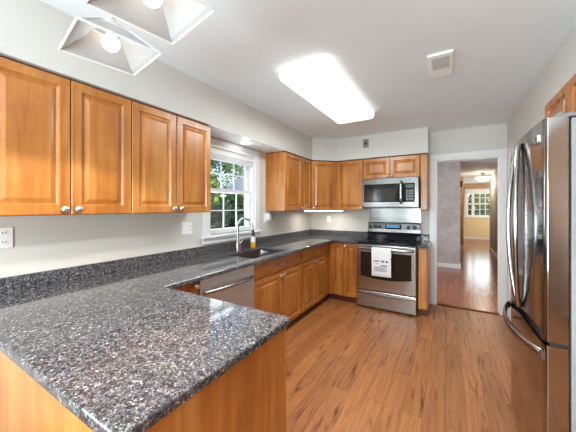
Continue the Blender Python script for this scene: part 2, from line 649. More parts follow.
# ------------------------------------------------------------------ room shell
struct('floor', MB().box(-0.15, 3.5, YB - 0.15, 0.0, -0.12, 0.0), M['floor'])
struct('floor_hall', MB().box(0.0, 6.0, 0.004, 10.1, -0.12, -0.002), M['hallfloor'])
struct('trim_1', MB().box(1.998, 2.71, -0.03, 0.03, -0.001, 0.008, 0.003), M['threshold'])
struct('ceiling', MB().box(-0.15, 3.5, YB - 0.15, 0.12, ZC, ZC + 0.12), M['ceiling'])
struct('ceiling_hall', MB().box(0.0, 6.0, 0.12, 10.2, 2.44, 2.56), M['ceiling'])

# left wall with the window hole
WY0, WY1, WZ0, WZ1 = -2.43, -1.665, 1.10, 2.03
LY0, LY1, LZ0, LZ1 = -6.45, -5.05, 0.75, 2.1    # added side window, unseen behind the camera, to bring in light
mb = MB()
b = bmesh.new()
mb2 = MB().grid_slab([YB - 0.15, LY0, LY1, WY0, WY1, 0.12], [-0.12, LZ0, WZ0, WZ1, LZ1, ZC + 0.12],
                     lambda y, z: not (WY0 < y < WY1 and WZ0 < z < WZ1) and not (LY0 < y < LY1 and LZ0 < z < LZ1), -0.15, 0.0)
for v in mb2.bm.verts:
    v.co = Vector((v.co.z, v.co.x, v.co.y))
struct('wall_left', mb2, M['wall'])
b.free()

# back wall with the doorway
DX0, DX1, DZ = 1.985, 2.722, 2.07
mb2 = MB().grid_slab([-0.15, DX0, DX1, 3.5], [-0.12, -0.02, DZ, ZC + 0.12], lambda x, z: not (DX0 < x < DX1 and -0.02 < z < DZ), 0.0, 0.12)
for v in mb2.bm.verts:
    v.co = Vector((v.co.x, v.co.z, v.co.y))
struct('wall_back', mb2, M['wall'])
# right wall: stub beside the doorway, recess behind the refrigerator, soffit above
struct('wall_right', MB().box(XR, 3.5, -1.90, 0.0, 0.0, ZC), M['wall'])
struct('wall_recess', MB().box(3.36, 3.5, YB - 0.15, -1.90, 0.0, ZC), M['brown'])
struct('wall_soffit_right', MB().box(XR, 3.36, -4.2, -1.90, ZS, ZC), M['soffit'])
# rear wall, unseen, with a glazed opening added for light
mb2 = MB().grid_slab([-0.15, 0.15, 2.85, 3.5], [-0.12, 0.0, 2.15, ZC + 0.12], lambda x, z: not (0.15 < x < 2.85 and 0 < z < 2.15), YB - 0.15, YB)
for v in mb2.bm.verts:
    v.co = Vector((v.co.x, v.co.z, v.co.y))
struct('wall_rear', mb2, M['wall'])
w = thing('added_patio_door', 'added white framed glazed patio door, unseen behind the camera, to bring in light', 'window', (0.15, YB, 0))
w['kind'] = 'structure'
mb = MB()
for x in (0, 1.32, 2.62):
    mb.box(x, x + 0.08, -0.1, -0.03, 0, 2.15)
mb.box(0.08, 2.62, -0.1, -0.03, 0, 0.1).box(0.08, 2.62, -0.1, -0.03, 2.05, 2.15)
mb.build('frame', M['trim'], w)
MB().box(0.08, 2.62, -0.075, -0.069, 0.1, 2.05).build('pane', M['glass'], w)
w = thing('added_side_window', 'added white framed side window, unseen behind the camera, to bring in light', 'window', (0, LY0, LZ0))
w['kind'] = 'structure'
mb = MB()
for y in (0, 0.66, 1.33):
    mb.box(-0.11, -0.05, y, y + 0.07, 0, 1.35)
mb.box(-0.11, -0.05, 0.07, 1.33, 0, 0.07).box(-0.11, -0.05, 0.07, 1.33, 1.28, 1.35)
mb.build('frame', M['trim'], w)
MB().box(-0.085, -0.079, 0.07, 1.33, 0.07, 1.28).build('pane', M['glass'], w)

# soffit: left run, diagonal corner, back run
SX = UX + 0.006
poly = [(0.0, -5.0), (SX, -5.0), (SX, -0.604), (0.604, -SX), (1.905, -SX), (1.905, 0.0), (0.0, 0.0)]
struct('wall_soffit_left', MB().prism(poly, ZS, ZC), M['soffit'])

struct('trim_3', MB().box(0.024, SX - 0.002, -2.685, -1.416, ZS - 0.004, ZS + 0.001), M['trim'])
# door casing
mb = MB()
mb.box(DX0 - 0.08, DX0 - 0.006, -0.022, 0, 0, DZ + 0.004, 0.004).box(DX1 + 0.006, XR - 0.002, -0.022, 0, 0, DZ + 0.004, 0.004)
mb.box(DX0 - 0.08, XR - 0.002, -0.026, 0, DZ + 0.004, DZ + 0.076, 0.004)
mb.box(DX0 - 0.006, DX0 + 0.012, -0.01, 0.13, 0, DZ).box(DX1 - 0.012, DX1 + 0.006, -0.01, 0.13, 0, DZ).box(DX0 + 0.012, DX1 - 0.012, -0.01, 0.13, DZ - 0.015, DZ + 0.004)
struct('trim_2', mb, M['trim'])

# the passage and the room beyond the doorway
struct('wall_dining', MB().box(0.0, 2.36, 2.84, 2.98, 0, 2.44), M['mottled'])
struct('baseboard_dining', MB().box(0.0, 2.372, 2.826, 2.84, 0, 0.10, 0.004).box(2.36, 2.374, 2.84, 2.99, 0, 0.10, 0.004), M['trim'])
struct('wall_passage', MB().box(0.0, 2.56, 6.6, 6.75, 0, 2.44), M['tan'])
struct('baseboard_passage', MB().box(0.0, 2.57, 6.586, 6.60, 0, 0.10), M['trim'])
struct('wall_hall_right', MB().box(3.26, 3.4, 0.12, 6.4, 0, 2.44), M['wall'])
struct('baseboard_hall_right', MB().box(3.244, 3.26, 0.12, 6.4, 0, 0.11, 0.004), M['trim'])
FY = 9.95
fx0, fx1, fz0, fz1 = 2.80, 3.72, 1.0, 2.10
mb2 = MB().grid_slab([-0.15, fx0, fx1, 6.0], [-0.12, fz0, fz1, 2.44], lambda x, z: not (fx0 < x < fx1 and fz0 < z < fz1), FY, FY + 0.15)
for v in mb2.bm.verts:
    v.co = Vector((v.co.x, v.co.z, v.co.y))
struct('wall_far', mb2, M['yellow'])
struct('wall_far_upper', MB().box(0, 6.0, FY - 0.012, FY, 2.18, 2.44), M['tan'])
struct('wall_far_left', MB().box(-0.15, 0.0, 0.12, 10.1, -0.12, 2.56), M['siding'])
struct('wall_far_right', MB().box(6.0, 6.1, 0.0, 10.1, 0, 2.44), M['yellow'])
struct('baseboard_far', MB().box(0, 6.0, FY - 0.014, FY, 0, 0.1), M['trim'])
w = thing('window_2', 'white far window with small panes above the yellow wall', 'window', (fx0, FY, fz0))
w['kind'] = 'structure'
ww, wh = fx1 - fx0, fz1 - fz0
mb = MB()
mb.box(-0.09, 0, -0.02, 0, -0.02, wh + 0.09).box(ww, ww + 0.09, -0.02, 0, -0.02, wh + 0.09).box(0, ww, -0.02, 0, wh, wh + 0.09)
mb.box(-0.12, ww + 0.12, -0.05, 0, -0.06, 0)
mb.build('casing', M['trim'], w)
mb = MB()
mb.box(0, 0.05, 0.03, 0.08, 0, wh).box(ww - 0.05, ww, 0.03, 0.08, 0, wh).box(0.19, 0.29, 0.02, 0.09, 0, wh)
mb.box(0.05, ww - 0.05, 0.03, 0.08, 0, 0.05).box(0.05, ww - 0.05, 0.03, 0.08, wh - 0.06, wh).box(0.05, ww - 0.05, 0.03, 0.08, wh * 0.5 - 0.03, wh * 0.5 + 0.03)
for k in (1, 2):
    x = 0.29 + (ww - 0.34) * k / 3
    mb.box(x - 0.012, x + 0.012, 0.04, 0.07, 0.05, wh - 0.06)
for z in (wh * 0.27, wh * 0.74):
    mb.box(0.05, ww - 0.05, 0.04, 0.07, z - 0.012, z + 0.012)
mb.build('sash', M['trim'], w)
MB().box(0.05, ww - 0.05, 0.052, 0.058, 0.05, wh - 0.06).build('pane', M['glass'], w)
t = thing('window_blind', 'white raised blind at the top of the far window', 'blind', (fx0, FY - 0.075, fz1 - 0.12))
MB().box(-0.08, ww + 0.08, 0.0, 0.05, 0.0, 0.22, 0.01).build('blind_stack', M['trim'], t)

# ------------------------------------------------------------------ kitchen window (window_1), in the left wall
w = thing('window_1', 'white double-hung kitchen window with grilles over the sink', 'window', (0, 0, 0))
w['kind'] = 'structure'
cw = 0.09
mb = MB()
mb.box(0, 0.022, WY0 - cw, WY0, WZ0, 2.12, 0.004).box(0, 0.022, WY1, WY1 + cw, WZ0, 2.12, 0.004).box(0, 0.024, WY0, WY1, WZ1, 2.12, 0.004)
mb.build('casing', M['trim'], w)
MB().box(-0.10, 0.05, WY0 - cw - 0.02, WY1 + cw + 0.02, WZ0 - 0.028, WZ0, 0.006).build('sill', M['trim'], w)
MB().box(0.0, 0.02, WY0 - cw, WY1 + cw, WZ0 - 0.085, WZ0 - 0.028, 0.004).build('apron', M['trim'], w)
mb = MB()   # jamb liner
mb.box(-0.15, 0.0, WY0, WY0 + 0.02, WZ0, WZ1).box(-0.15, 0.0, WY1 - 0.02, WY1, WZ0, WZ1).box(-0.15, 0.0, WY0 + 0.02, WY1 - 0.02, WZ1 - 0.02, WZ1)
mb.build('frame', M['trim'], w)


def sash(name, xa, xb, z0, z1, bottom, top):
    mb = MB()
    y0, y1 = WY0 + 0.02, WY1 - 0.02
    st = 0.042
    mb.box(xa, xb, y0, y0 + st, z0, z1).box(xa, xb, y1 - st, y1, z0, z1)
    mb.box(xa, xb, y0 + st, y1 - st, z0, z0 + bottom).box(xa, xb, y0 + st, y1 - st, z1 - top, z1)
    s = mb.build(name, M['trim'], w)
    xm = (xa + xb) / 2
    g = MB()
    for k in (1, 2):
        y = y0 + st + (y1 - y0 - 2 * st) * k / 3
        g.box(xm - 0.006, xm + 0.006, y - 0.006, y + 0.006, z0 + bottom, z1 - top)
    zz = (z0 + bottom + z1 - top) / 2
    g.box(xm - 0.0058, xm + 0.0058, y0 + st, y1 - st, zz - 0.006, zz + 0.006)
    g.build('grille', M['trim'], s)
    MB().box(xm - 0.002, xm + 0.002, y0 + st, y1 - st, z0 + bottom, z1 - top).build('pane', M['glass'], s)


sash('lower_sash', -0.075, -0.04, WZ0, 1.60, 0.055, 0.04)
sash('upper_sash', -0.115, -0.08, 1.56, WZ1 - 0.02, 0.04, 0.05)
t = thing('window_blind', 'white blind pulled right up at the top of the kitchen window', 'blind', (-0.03, WY0 + 0.022, 1.905))
mb = MB()
mb.box(-0.004, 0.026, 0, WY1 - WY0 - 0.044, 0.06, 0.105, 0.004)
mb.build('headrail', M['trim'], t)
mb = MB()
for k in range(9):
    mb.box(0.0, 0.024, 0.004, WY1 - WY0 - 0.048, 0.006 * k, 0.006 * k + 0.0045)
mb.build('slats', M['trim'], t)

# ------------------------------------------------------------------ ceiling light fixture
t = thing('ceiling_light', 'long rounded white fluorescent light glowing on the ceiling', 'ceiling light', (1.21, -1.96, ZC))


def rrect(hx, hy, r, z, n=6):
    pts = []
    for cx, cy, a0 in ((hx - r, hy - r, 0), (-hx + r, hy - r, 90), (-hx + r, -hy + r, 180), (hx - r, -hy + r, 270)):
        for k in range(n + 1):
            a = math.radians(a0 + 90 * k / n)
            pts.append((cx + r * math.cos(a), cy + r * math.sin(a), z))
    return pts


MB().rings([rrect(0.20, 0.67, 0.05, 0.0), rrect(0.20, 0.67, 0.05, -0.018)]).build('fixture_body', M['trim'], t)
MB().rings([rrect(0.218, 0.69, 0.06, -0.018), rrect(0.222, 0.694, 0.06, -0.05), rrect(0.212, 0.684, 0.055, -0.072), rrect(0.18, 0.65, 0.045, -0.08)]).build('diffuser', M['diffuser'], t, True)

light('fluorescent_glow', 'AREA', (1.21, -1.96, ZC - 0.10), (0, 0, 0), 23.0, (0.92, 0.99, 1.0), 0.34, 1.24)
# ceiling vent
t = thing('ceiling_vent', 'white exhaust vent grille on the ceiling right of the fluorescent light', 'vent', (2.10, -2.075, ZC))
b_ = MB().box(-0.080, 0.080, -0.185, 0.185, -0.016, 0, 0.004)
b_.build('vent_frame', M['whiteplastic'], t)
mb = MB()
for k in range(9):
    y = -0.14 + 0.02 * k
    mb.box(-0.055, 0.055, y, y + 0.011, -0.0195, -0.0155)
mb.build('grille', M['ventgrey'], t)

# square wall plate on the back soffit
t = thing('wall_plate', 'small grey outlet plate with a dark round hole high above the microwave', 'outlet', (1.07, -SX, 2.357))
MB().box(-0.042, 0.042, -0.007, 0, -0.065, 0.065, 0.003).build('plate', M['greyplastic'], t)
MB().lathe([(0.020, 0.0), (0.020, 0.004), (0.014, 0.006)], (0, -0.006, 0.0), 'Y', 16).build('socket', M['darkplastic'], t)

# recessed downlight over the sink
t = thing('recessed_downlight', 'round recessed light in the soffit above the window', 'downlight', (0.165, -2.03, ZS))
MB().lathe([(0.052, -0.006), (0.075, -0.006), (0.078, 0.0), (0.05, 0.0)], (0, 0, 0), 'Z', 24).build('trim_ring', M['trim'], t, True)
MB().lathe([(0.051, -0.0085), (0.051, -0.0062)], (0, 0, 0), 'Z', 24).build('lens', M['puck'], t)
light('downlight_glow', 'POINT', (0.165, -2.03, ZS - 0.07), (0, 0, 0), 0.4, (0.93, 0.96, 1.0), radius=0.045)

# under-cabinet light
t = thing('under_cabinet_light', 'slim lit light bar under the corner wall cabinets', 'light', (0.44, -0.44, ZU - 0.001), PI / 4)
MB().box(-0.33, 0.33, 0.0, 0.075, -0.020, 0.0, 0.004).build('housing', M['trim'], t)
MB().box(-0.32, 0.32, -0.012, 0.0, -0.020, -0.006, 0.003).build('lens', M['strip'], t)
light('under_cabinet_glow', 'AREA', (0.38, -0.38, ZU - 0.04), (0, 0, PI / 4), 3.0, (1.0, 0.93, 0.82), 0.6, 0.06)

# ------------------------------------------------------------------ chandelier over the peninsula
ZR = 2.012
c1 = Vector((1.000, -3.868, ZR))
c2 = Vector((1.368, -3.925, ZR))
RZ = math.radians(-9.6)
dvec = Vector(((c2 - c1).length, 0, 0))
t = thing('pendant_light', 'white hanging light with square frosted glass shades over the peninsula', 'pendant light', (*c1, ), RZ)
HS, HT, HH = 0.136, 0.052, 0.083
for k in (0, 1, 2):
    o = dvec * k
    sq = lambda h, z: [(o.x + sx * h, o.y + sy * h, z) for sx, sy in ((-1, -1), (1, -1), (1, 1), (-1, 1))]
    sh = MB().rings([sq(HS, 0.0), sq(HS - 0.012, 0.010), sq(HT, HH), sq(HT - 0.003, HH - 0.002), sq(HS - 0.016, 0.008), sq(HS - 0.004, 0.0)], False, False).build('lamp_shade', M['shade'], t)
    mb = MB()
    lo, hi = sq(HS, 0.001), sq(HT, HH)
    for i in range(4):
        mb.tube([lo[i], lo[(i + 1) % 4]], 0.0045, 8)
        mb.tube([lo[i], hi[i]], 0.0032, 8)
        mb.tube([hi[i], hi[(i + 1) % 4]], 0.0032, 8)
    mb.build('edging', M['trim'], sh, True)
    MB().lathe([(0.05, HH), (0.05, HH + 0.012), (0.022, HH + 0.02), (0.018, HH + 0.05), (0.007, HH + 0.055), (0.007, 0.235)], (o.x, o.y, 0), 'Z', 16).build('socket', M['nickel'], t, True)
    bl = MB().sphere((o.x, o.y, 0.034), 0.031, 3)
    bl.lathe([(0.013, 0.06), (0.013, HH - 0.001)], (o.x, o.y, 0), 'Z', 12)
    bl.build('bulb', M['bulb'], t, True)
    light('bulb_glow', 'SPOT', c1 + Matrix.Rotation(RZ, 3, 'Z') @ o, (0, 0, 0), 36.0, (1.0, 0.93, 0.85), radius=0.035).data.spot_size = math.radians(130)
    light('shade_glow', 'POINT', c1 + Matrix.Rotation(RZ, 3, 'Z') @ o + Vector((0, 0, -0.01)), (0, 0, 0), 0.04, (1.0, 0.94, 0.88), radius=0.03)
e0, e1 = -dvec * 0.2, dvec * 2.2
MB().tube([(e0.x, e0.y, 0.24), (e1.x, e1.y, 0.24)], 0.011, 12).build('bar', M['nickel'], t, True)
mb = MB()
mb.lathe([(0.008, 0.24), (0.008, ZC - ZR - 0.02), (0.06, ZC - ZR - 0.018), (0.065, ZC - ZR)], (dvec.x, dvec.y, 0), 'Z', 20)
mb.build('stem', M['nickel'], t, True)


# ------------------------------------------------------------------ upper cabinets
def upper(label, loc, rz, width, z0, z1, doors, depth=0.29, knobs=None, left_open=False, group=None):
    """doors: list of (x0, x1); knobs: list of 'l' / 'r' / None"""
    t = thing('wall_cabinet', label, 'cabinet', loc, rz, group)
    MB().box(0.001, width - 0.001, 0.0, depth, z0, z1 - 0.012, 0.001).build('body', M['wood'], t)
    MB().box(0.01, width - 0.01, 0.02, depth, z1 - 0.012, z1 - 0.001).build('gap_shade_strip', M['gap'], t)  # dark strip standing in for the shade in the gap under the soffit
    for (a, c), kn in zip(doors, knobs):
        d = raised_panel(a + 0.003, c - 0.003, z0 + 0.004, z1 - 0.018, 0.0).build('door', M['wood'], t)
        if kn:
            kx = a + 0.032 if kn == 'l' else c - 0.032
            knob(kx, -0.02, z0 + 0.035, d)
    return t


D0 = [-4.098, -3.742, -3.398, -3.045, -2.690]
upper('honey maple wall cabinet nearest the camera on the left wall, beside the hanging light', (UX - 0.02, D0[0], 0), PI / 2, D0[2] - D0[0], ZU, ZS,
      [(0, D0[1] - D0[0]), (D0[1] - D0[0], D0[2] - D0[0])], knobs=['r', 'l'])
upper('honey maple two-door wall cabinet left of the kitchen window', (UX - 0.02, D0[2], 0), PI / 2, D0[4] - D0[2], ZU, ZS,
      [(0, D0[3] - D0[2]), (D0[3] - D0[2], D0[4] - D0[2])], knobs=['r', 'l'])
upper('honey maple two-door wall cabinet right of the kitchen window', (UX - 0.02, -1.412, 0), PI / 2, 1.412 - 0.612, ZU, ZS,
      [(0.0, 0.474), (0.474, 0.79)], knobs=['r', 'l'])
# diagonal corner cabinet
t = thing('corner_wall_cabinet', 'diagonal maple wall cabinet in the corner, facing into the room', 'cabinet', (UX - 0.02, -0.604, 0), PI / 4)
L = math.hypot(0.604 - UX + 0.006, 0.604 - UX + 0.006)
L = (0.604 - (UX - 0.02)) * math.sqrt(2)
s2 = math.sqrt(0.5)


def loc45(x, y):
    dx, dy = x - (UX - 0.02), y + 0.604
    return (dx * s2 + dy * s2, -dx * s2 + dy * s2)


poly = [loc45(0.002, -0.606), loc45(UX - 0.02, -0.606), loc45(0.606, -(UX - 0.02)), loc45(0.606, -0.002), loc45(0.002, -0.002)]
MB().prism(poly, ZU, ZS - 0.012).build('body', M['wood'], t)
d = raised_panel(0.006, L - 0.006, ZU + 0.004, ZS - 0.018, 0.0).build('door', M['wood'], t)
knob(0.04, -0.02, ZU + 0.035, d)
upper('single-door maple wall cabinet left of the microwave', (0.610, -(UX - 0.02), 0), 0, 1.022 - 0.610, ZU, ZS, [(0.0, 0.412)], knobs=['r'])
upper('short two-door maple cabinet directly above the microwave', (1.026, -(UX - 0.02), 0), 0, 1.805 - 1.026, 1.815, ZS,
      [(0.0, 0.388), (0.388, 0.779)], knobs=['r', 'l'])
t = thing('wall_cabinet', 'narrow maple end panel cabinet between the microwave and the doorway', 'cabinet', (1.808, -(UX - 0.02), 0))
MB().box(0, 0.096, 0, 0.288, ZU, ZS - 0.012, 0.001).build('body', M['wood'], t)
slab_front(0.002, 0.094, ZU + 0.003, ZS - 0.018, 0.0).build('front_panel', M['wood'], t)
# over the refrigerator (faces -x)
t = upper('maple wall cabinet above the stainless refrigerator', (XR - 0.012, -1.90 + 0.056, 0), -PI / 2, 0.9, 1.835, ZS,
          [(0.0, 0.45), (0.45, 0.9)], depth=0.05, knobs=[None, None])
t.location = (XR - 0.030, -1.83, 0)

# ------------------------------------------------------------------ base cabinets
BF = 0.59          # front of the cabinet bodies; doors stand 20 mm proud
ZT = 0.880         # underside of the worktop
KZ = 0.09


def base_body(t, width, depth=0.575):
    mb = MB()
    mb.box(0.001, 0.018, 0.0, depth, KZ, ZT).box(width - 0.018, width - 0.001, 0.0, depth, KZ, ZT)
    mb.box(0.018, width - 0.018, 0.0, depth, KZ, KZ + 0.018).box(0.018, width - 0.018, depth - 0.01, depth, KZ + 0.018, ZT)
    mb.box(0.018, width - 0.018, 0.0, 0.018, KZ + 0.018, ZT)
    mb.build('body', M['wood'], t)
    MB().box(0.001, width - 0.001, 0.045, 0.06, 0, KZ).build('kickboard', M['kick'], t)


def front_door(t, a, c, z0, z1, kn):
    d = raised_panel(a + 0.003, c - 0.003, z0, z1, 0.0).build('door', M['wood'], t)
    if kn:
        knob(a + 0.028 if kn == 'l' else c - 0.028, -0.02, z1 - 0.035, d)


def front_drawer(t, a, c, z0, z1):
    d = slab_front(a + 0.003, c - 0.003, z0, z1, 0.0).build('drawer', M['wood_flat'], t)
    bar_pull((a + c) / 2, -0.02, (z0 + z1) / 2, d)


t = thing('base_cabinet', 'narrow maple base cabinet between the peninsula and the dishwasher', 'cabinet', (BF, -3.425, 0), PI / 2)
base_body(t, 0.333)
front_door(t, 0.0, 0.333, KZ + 0.01, ZT - 0.012, 'r')
t = thing('base_cabinet', 'wide maple sink base cabinet right of the dishwasher', 'cabinet', (BF, -2.447, 0), PI / 2)
base_body(t, 0.942)
front_drawer(t, 0.0, 0.93, 0.715, ZT - 0.012)
front_door(t, 0.0, 0.465, KZ + 0.01, 0.703, 'r')
front_door(t, 0.465, 0.93, KZ + 0.01, 0.703, 'l')
t = thing('base_cabinet', 'maple base cabinet with one drawer between the sink and the corner', 'cabinet', (BF, -1.503, 0), PI / 2)
base_body(t, 0.912)
front_drawer(t, 0.008, 0.78, 0.715, ZT - 0.012)
front_door(t, 0.008, 0.394, KZ + 0.01, 0.703, 'r')
front_door(t, 0.394, 0.78, KZ + 0.01, 0.703, 'l')
t = thing('base_cabinet', 'maple corner base cabinet with two full-height doors left of the range', 'cabinet', (0.592, -BF, 0), 0)
base_body(t, 0.438)
front_door(t, 0.038, 0.225, KZ + 0.01, ZT - 0.012, None)
front_door(t, 0.228, 0.436, KZ + 0.01, ZT - 0.012, 'l')
t = thing('base_cabinet', 'slim maple base cabinet between the range and the doorway', 'cabinet', (1.806, -BF, 0), 0)
MB().box(0.0, 0.114, 0, 0.575, KZ, ZT).build('body', M['wood'], t)
slab_front(0.004, 0.110, KZ + 0.01, ZT - 0.012, 0.0).build('front_panel', M['wood'], t)
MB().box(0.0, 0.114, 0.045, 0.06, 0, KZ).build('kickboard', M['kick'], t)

# peninsula
PX, PY0, PY1 = 1.567, -4.133, -3.4076
t = thing('peninsula_cabinet', 'maple panelled peninsula base under the granite in the foreground', 'cabinet', (0.0, PY0, 0))
MB().box(0.012, PX - 0.035, 0.035, PY1 - PY0 - 0.04, 0.0, ZT).build('body', M['wood'], t)
MB().box(0.012, PX - 0.036, 0.018, 0.035, 0.0, ZT, 0.001).build('back_panel', M['wood'], t)
MB().box(PX - 0.035, PX - 0.017, 0.018, PY1 - PY0 - 0.022, 0.0, ZT, 0.001).build('end_panel', M['wood'], t)

# ------------------------------------------------------------------ worktop
CZ = 0.914
CF = 0.672
RX0 = 1.037
SY0, SY1, SX0, SX1 = -2.42, -1.80, 0.20, 0.575
CBY = -0.655
t = thing('worktop', 'speckled dark granite worktop running from the peninsula past the sink to the range', 'worktop', (0, 0, 0))
mb = MB().grid_slab([0.002, SX0, SX1, CF, RX0 - 0.002, PX], [PY0, PY1, SY0, SY1, CBY, -0.002],
                    lambda x, y: (y < PY1) or (x < CF and not (SX0 < x < SX1 and SY0 < y < SY1)) or (x < RX0 and y > CBY), ZT, CZ)
bm = mb.bm
bmesh.ops.recalc_face_normals(bm, faces=bm.faces)
ve = [e for e in bm.edges if abs(e.verts[0].co.z - e.verts[1].co.z) > 0.01 and e.verts[0].co.x > PX - 0.01]
bmesh.ops.bevel(bm, geom=ve, offset=0.03, segments=5, affect='EDGES', profile=0.5)
te = [e for e in bm.edges if len(e.link_faces) == 2 and e.calc_face_angle(0) > 1.0 and abs(e.verts[0].co.z - e.verts[1].co.z) < 0.001
      and e.verts[0].co.x > 0.01 and e.verts[1].co.x > 0.01]
bmesh.ops.bevel(bm, geom=te, offset=0.008, segments=3, affect='EDGES', profile=0.5)
mb.build('slab', M['granite'], t)
MB().box(0.001, 0.022, -5.0 + 0.85, -0.022, CZ, 0.998, 0.002).build('backsplash', M['granite'], t)
MB().box(0.001, RX0 + 0.01, -0.022, -0.001, CZ, 0.998, 0.002).build('backsplash', M['granite'], t)
t = thing('worktop', 'short granite worktop strip between the range and the doorway', 'worktop', (1.803, CBY, 0))
MB().box(0, 0.122, 0, 0.653, ZT, CZ, 0.004).build('slab', M['granite'], t)
MB().box(0, 0.105, 0.632, 0.653, CZ, 0.998, 0.002).build('backsplash', M['granite'], t)

# ------------------------------------------------------------------ sink
t = thing('sink', 'undermounted stainless steel sink under the window', 'sink', ((SX0 + SX1) / 2, (SY0 + SY1) / 2, 0.70))
hx, hy = (SX1 - SX0) / 2 + 0.004, (SY1 - SY0) / 2 + 0.004
mb = MB()
mb.rings([rrect(hx + 0.012, hy + 0.012, 0.03, 0.1785), rrect(hx, hy, 0.03, 0.1785), rrect(hx - 0.012, hy - 0.012, 0.04, 0.02), rrect(hx - 0.04, hy - 0.04, 0.04, 0.004), rrect(0.05, 0.05, 0.04, 0.0),
          rrect(0.05, 0.05, 0.04, -0.003), rrect(hx - 0.037, hy - 0.037, 0.04, -0.002), rrect(hx - 0.009, hy - 0.009, 0.04, 0.018), rrect(hx + 0.003, hy + 0.003, 0.03, 0.17), rrect(hx + 0.012, hy + 0.012, 0.03, 0.172)], False, False)
mb.build('bowl', M['steel'], t, True)
MB().lathe([(0.052, 0.001), (0.045, 0.004), (0.03, 0.002), (0.02, 0.006)], (0, 0, 0), 'Z', 20).build('drain', M['chrome'], t, True)

# faucet
fx, fy = 0.135, -2.135
t = thing('faucet', 'tall brushed gooseneck faucet behind the sink', 'faucet', (fx, fy, CZ))
MB().lathe([(0.03, 0.0), (0.03, 0.006), (0.021, 0.012), (0.02, 0.09), (0.016, 0.10), (0.014, 0.105)], (0, 0, 0), 'Z', 20).build('base', M['faucet'], t, True)
pts = [(0, 0, 0.10), (0, 0, 0.20), (0.0, 0, 0.255)]
for k in range(1, 13):
    a = PI * k / 12
    pts.append((0.095 - 0.095 * math.cos(a), 0.02 * (k / 12), 0.255 + 0.10 * math.sin(a)))
pts.append((0.198, 0.022, 0.23))
MB().tube(pts, 0.0145, 14).build('spout', M['faucet'], t, True)
MB().tube([(0.196, 0.0215, 0.236), (0.20, 0.023, 0.21), (0.204, 0.024, 0.165)], [0.0145, 0.017, 0.019], 14).build('spray_head', M['darkplastic'], t, True)
MB().tube([(0.0, 0.018, 0.065), (0.0, 0.045, 0.075), (0.0, 0.085, 0.10)], [0.009, 0.008, 0.006], 10).build('lever', M['faucet'], t, True)

# soap bottles
t = thing('soap_bottle', 'clear pump bottle with white pump and yellow soap right of the faucet', 'bottle', (0.125, -1.845, CZ))
MB().lathe([(0.027, 0.0), (0.030, 0.006), (0.030, 0.062)], (0, 0, 0), 'Z', 18).build('soap', M['amber'], t, True)
MB().lathe([(0.030, 0.0622), (0.030, 0.11), (0.014, 0.135), (0.013, 0.15)], (0, 0, 0), 'Z', 18).build('bottle_top', M['clearplastic'], t, True)
mb = MB().lathe([(0.015, 0.15), (0.015, 0.165), (0.005, 0.168), (0.005, 0.195)], (0, 0, 0), 'Z', 14)
mb.tube([(0, 0, 0.193), (0.02, 0, 0.195), (0.045, 0, 0.188)], [0.007, 0.006, 0.004], 8)
mb.build('pump', M['whiteplastic'], t, True)
t = thing('soap_bottle', 'small pink bottle with a slim neck behind the faucet', 'bottle', (0.07, -2.04, CZ))
MB().lathe([(0.02, 0.0), (0.023, 0.005), (0.023, 0.07), (0.010, 0.085)], (0, 0, 0), 'Z', 16).build('bottle_body', M['pink'], t, True)
MB().lathe([(0.0095, 0.0855), (0.007, 0.10), (0.006, 0.14)], (0, 0, 0), 'Z', 12).build('neck', M['whiteplastic'], t, True)

# ------------------------------------------------------------------ dishwasher
t = thing('dishwasher', 'stainless dishwasher with bowed bar handle under the worktop', 'dishwasher', (BF, -3.088, 0), PI / 2)
dwW = 0.638
MB().box(0.004, dwW - 0.004, 0.0, 0.57, 0.10, ZT - 0.004).build('tub', M['darkplastic'], t)
MB().box(0.003, dwW - 0.003, -0.028, 0.0, 0.105, ZT - 0.012, 0.005).build('door', M['dw'], t)
pts = [(0.04 + (dwW - 0.08) * k / 14, -0.036 - 0.035 * math.sin(PI * k / 14) ** 0.6, 0.765) for k in range(15)]
MB().tube(pts, [0.012] * 15, 12, (1.0, 1.3)).build('handle', M['steel'], t, True)
MB().box(0.004, dwW - 0.004, 0.03, 0.045, 0.0, 0.10).build('kickplate', M['darkplastic'], t)

# ------------------------------------------------------------------ range
RW = 0.762
t = thing('range', 'stainless freestanding electric range with black glass cooktop', 'stove', (RX0, 0, 0))
MB().box(0.003, RW - 0.003, -0.62, -0.03, 0.03, 0.893, 0.003).build('body', M['darkplastic'], t)
ct = MB().box(0.0, RW, -0.655, -0.095, 0.8935, 0.917, 0.006).build('cooktop', M['black'], t)
for (x, y, r) in ((0.20, -0.50, 0.105), (0.20, -0.24, 0.075), (0.56, -0.50, 0.085), (0.56, -0.24, 0.10)):
    n = 32
    MB().rings([[(x + rr * math.cos(2 * PI * k / n), y + rr * math.sin(2 * PI * k / n), z) for k in range(n)]
                for rr, z in ((r - 0.004, 0.9172), (r - 0.003, 0.9176), (r, 0.9176), (r + 0.001, 0.9172))], False, False).build('burner_ring', M['ring'], ct)
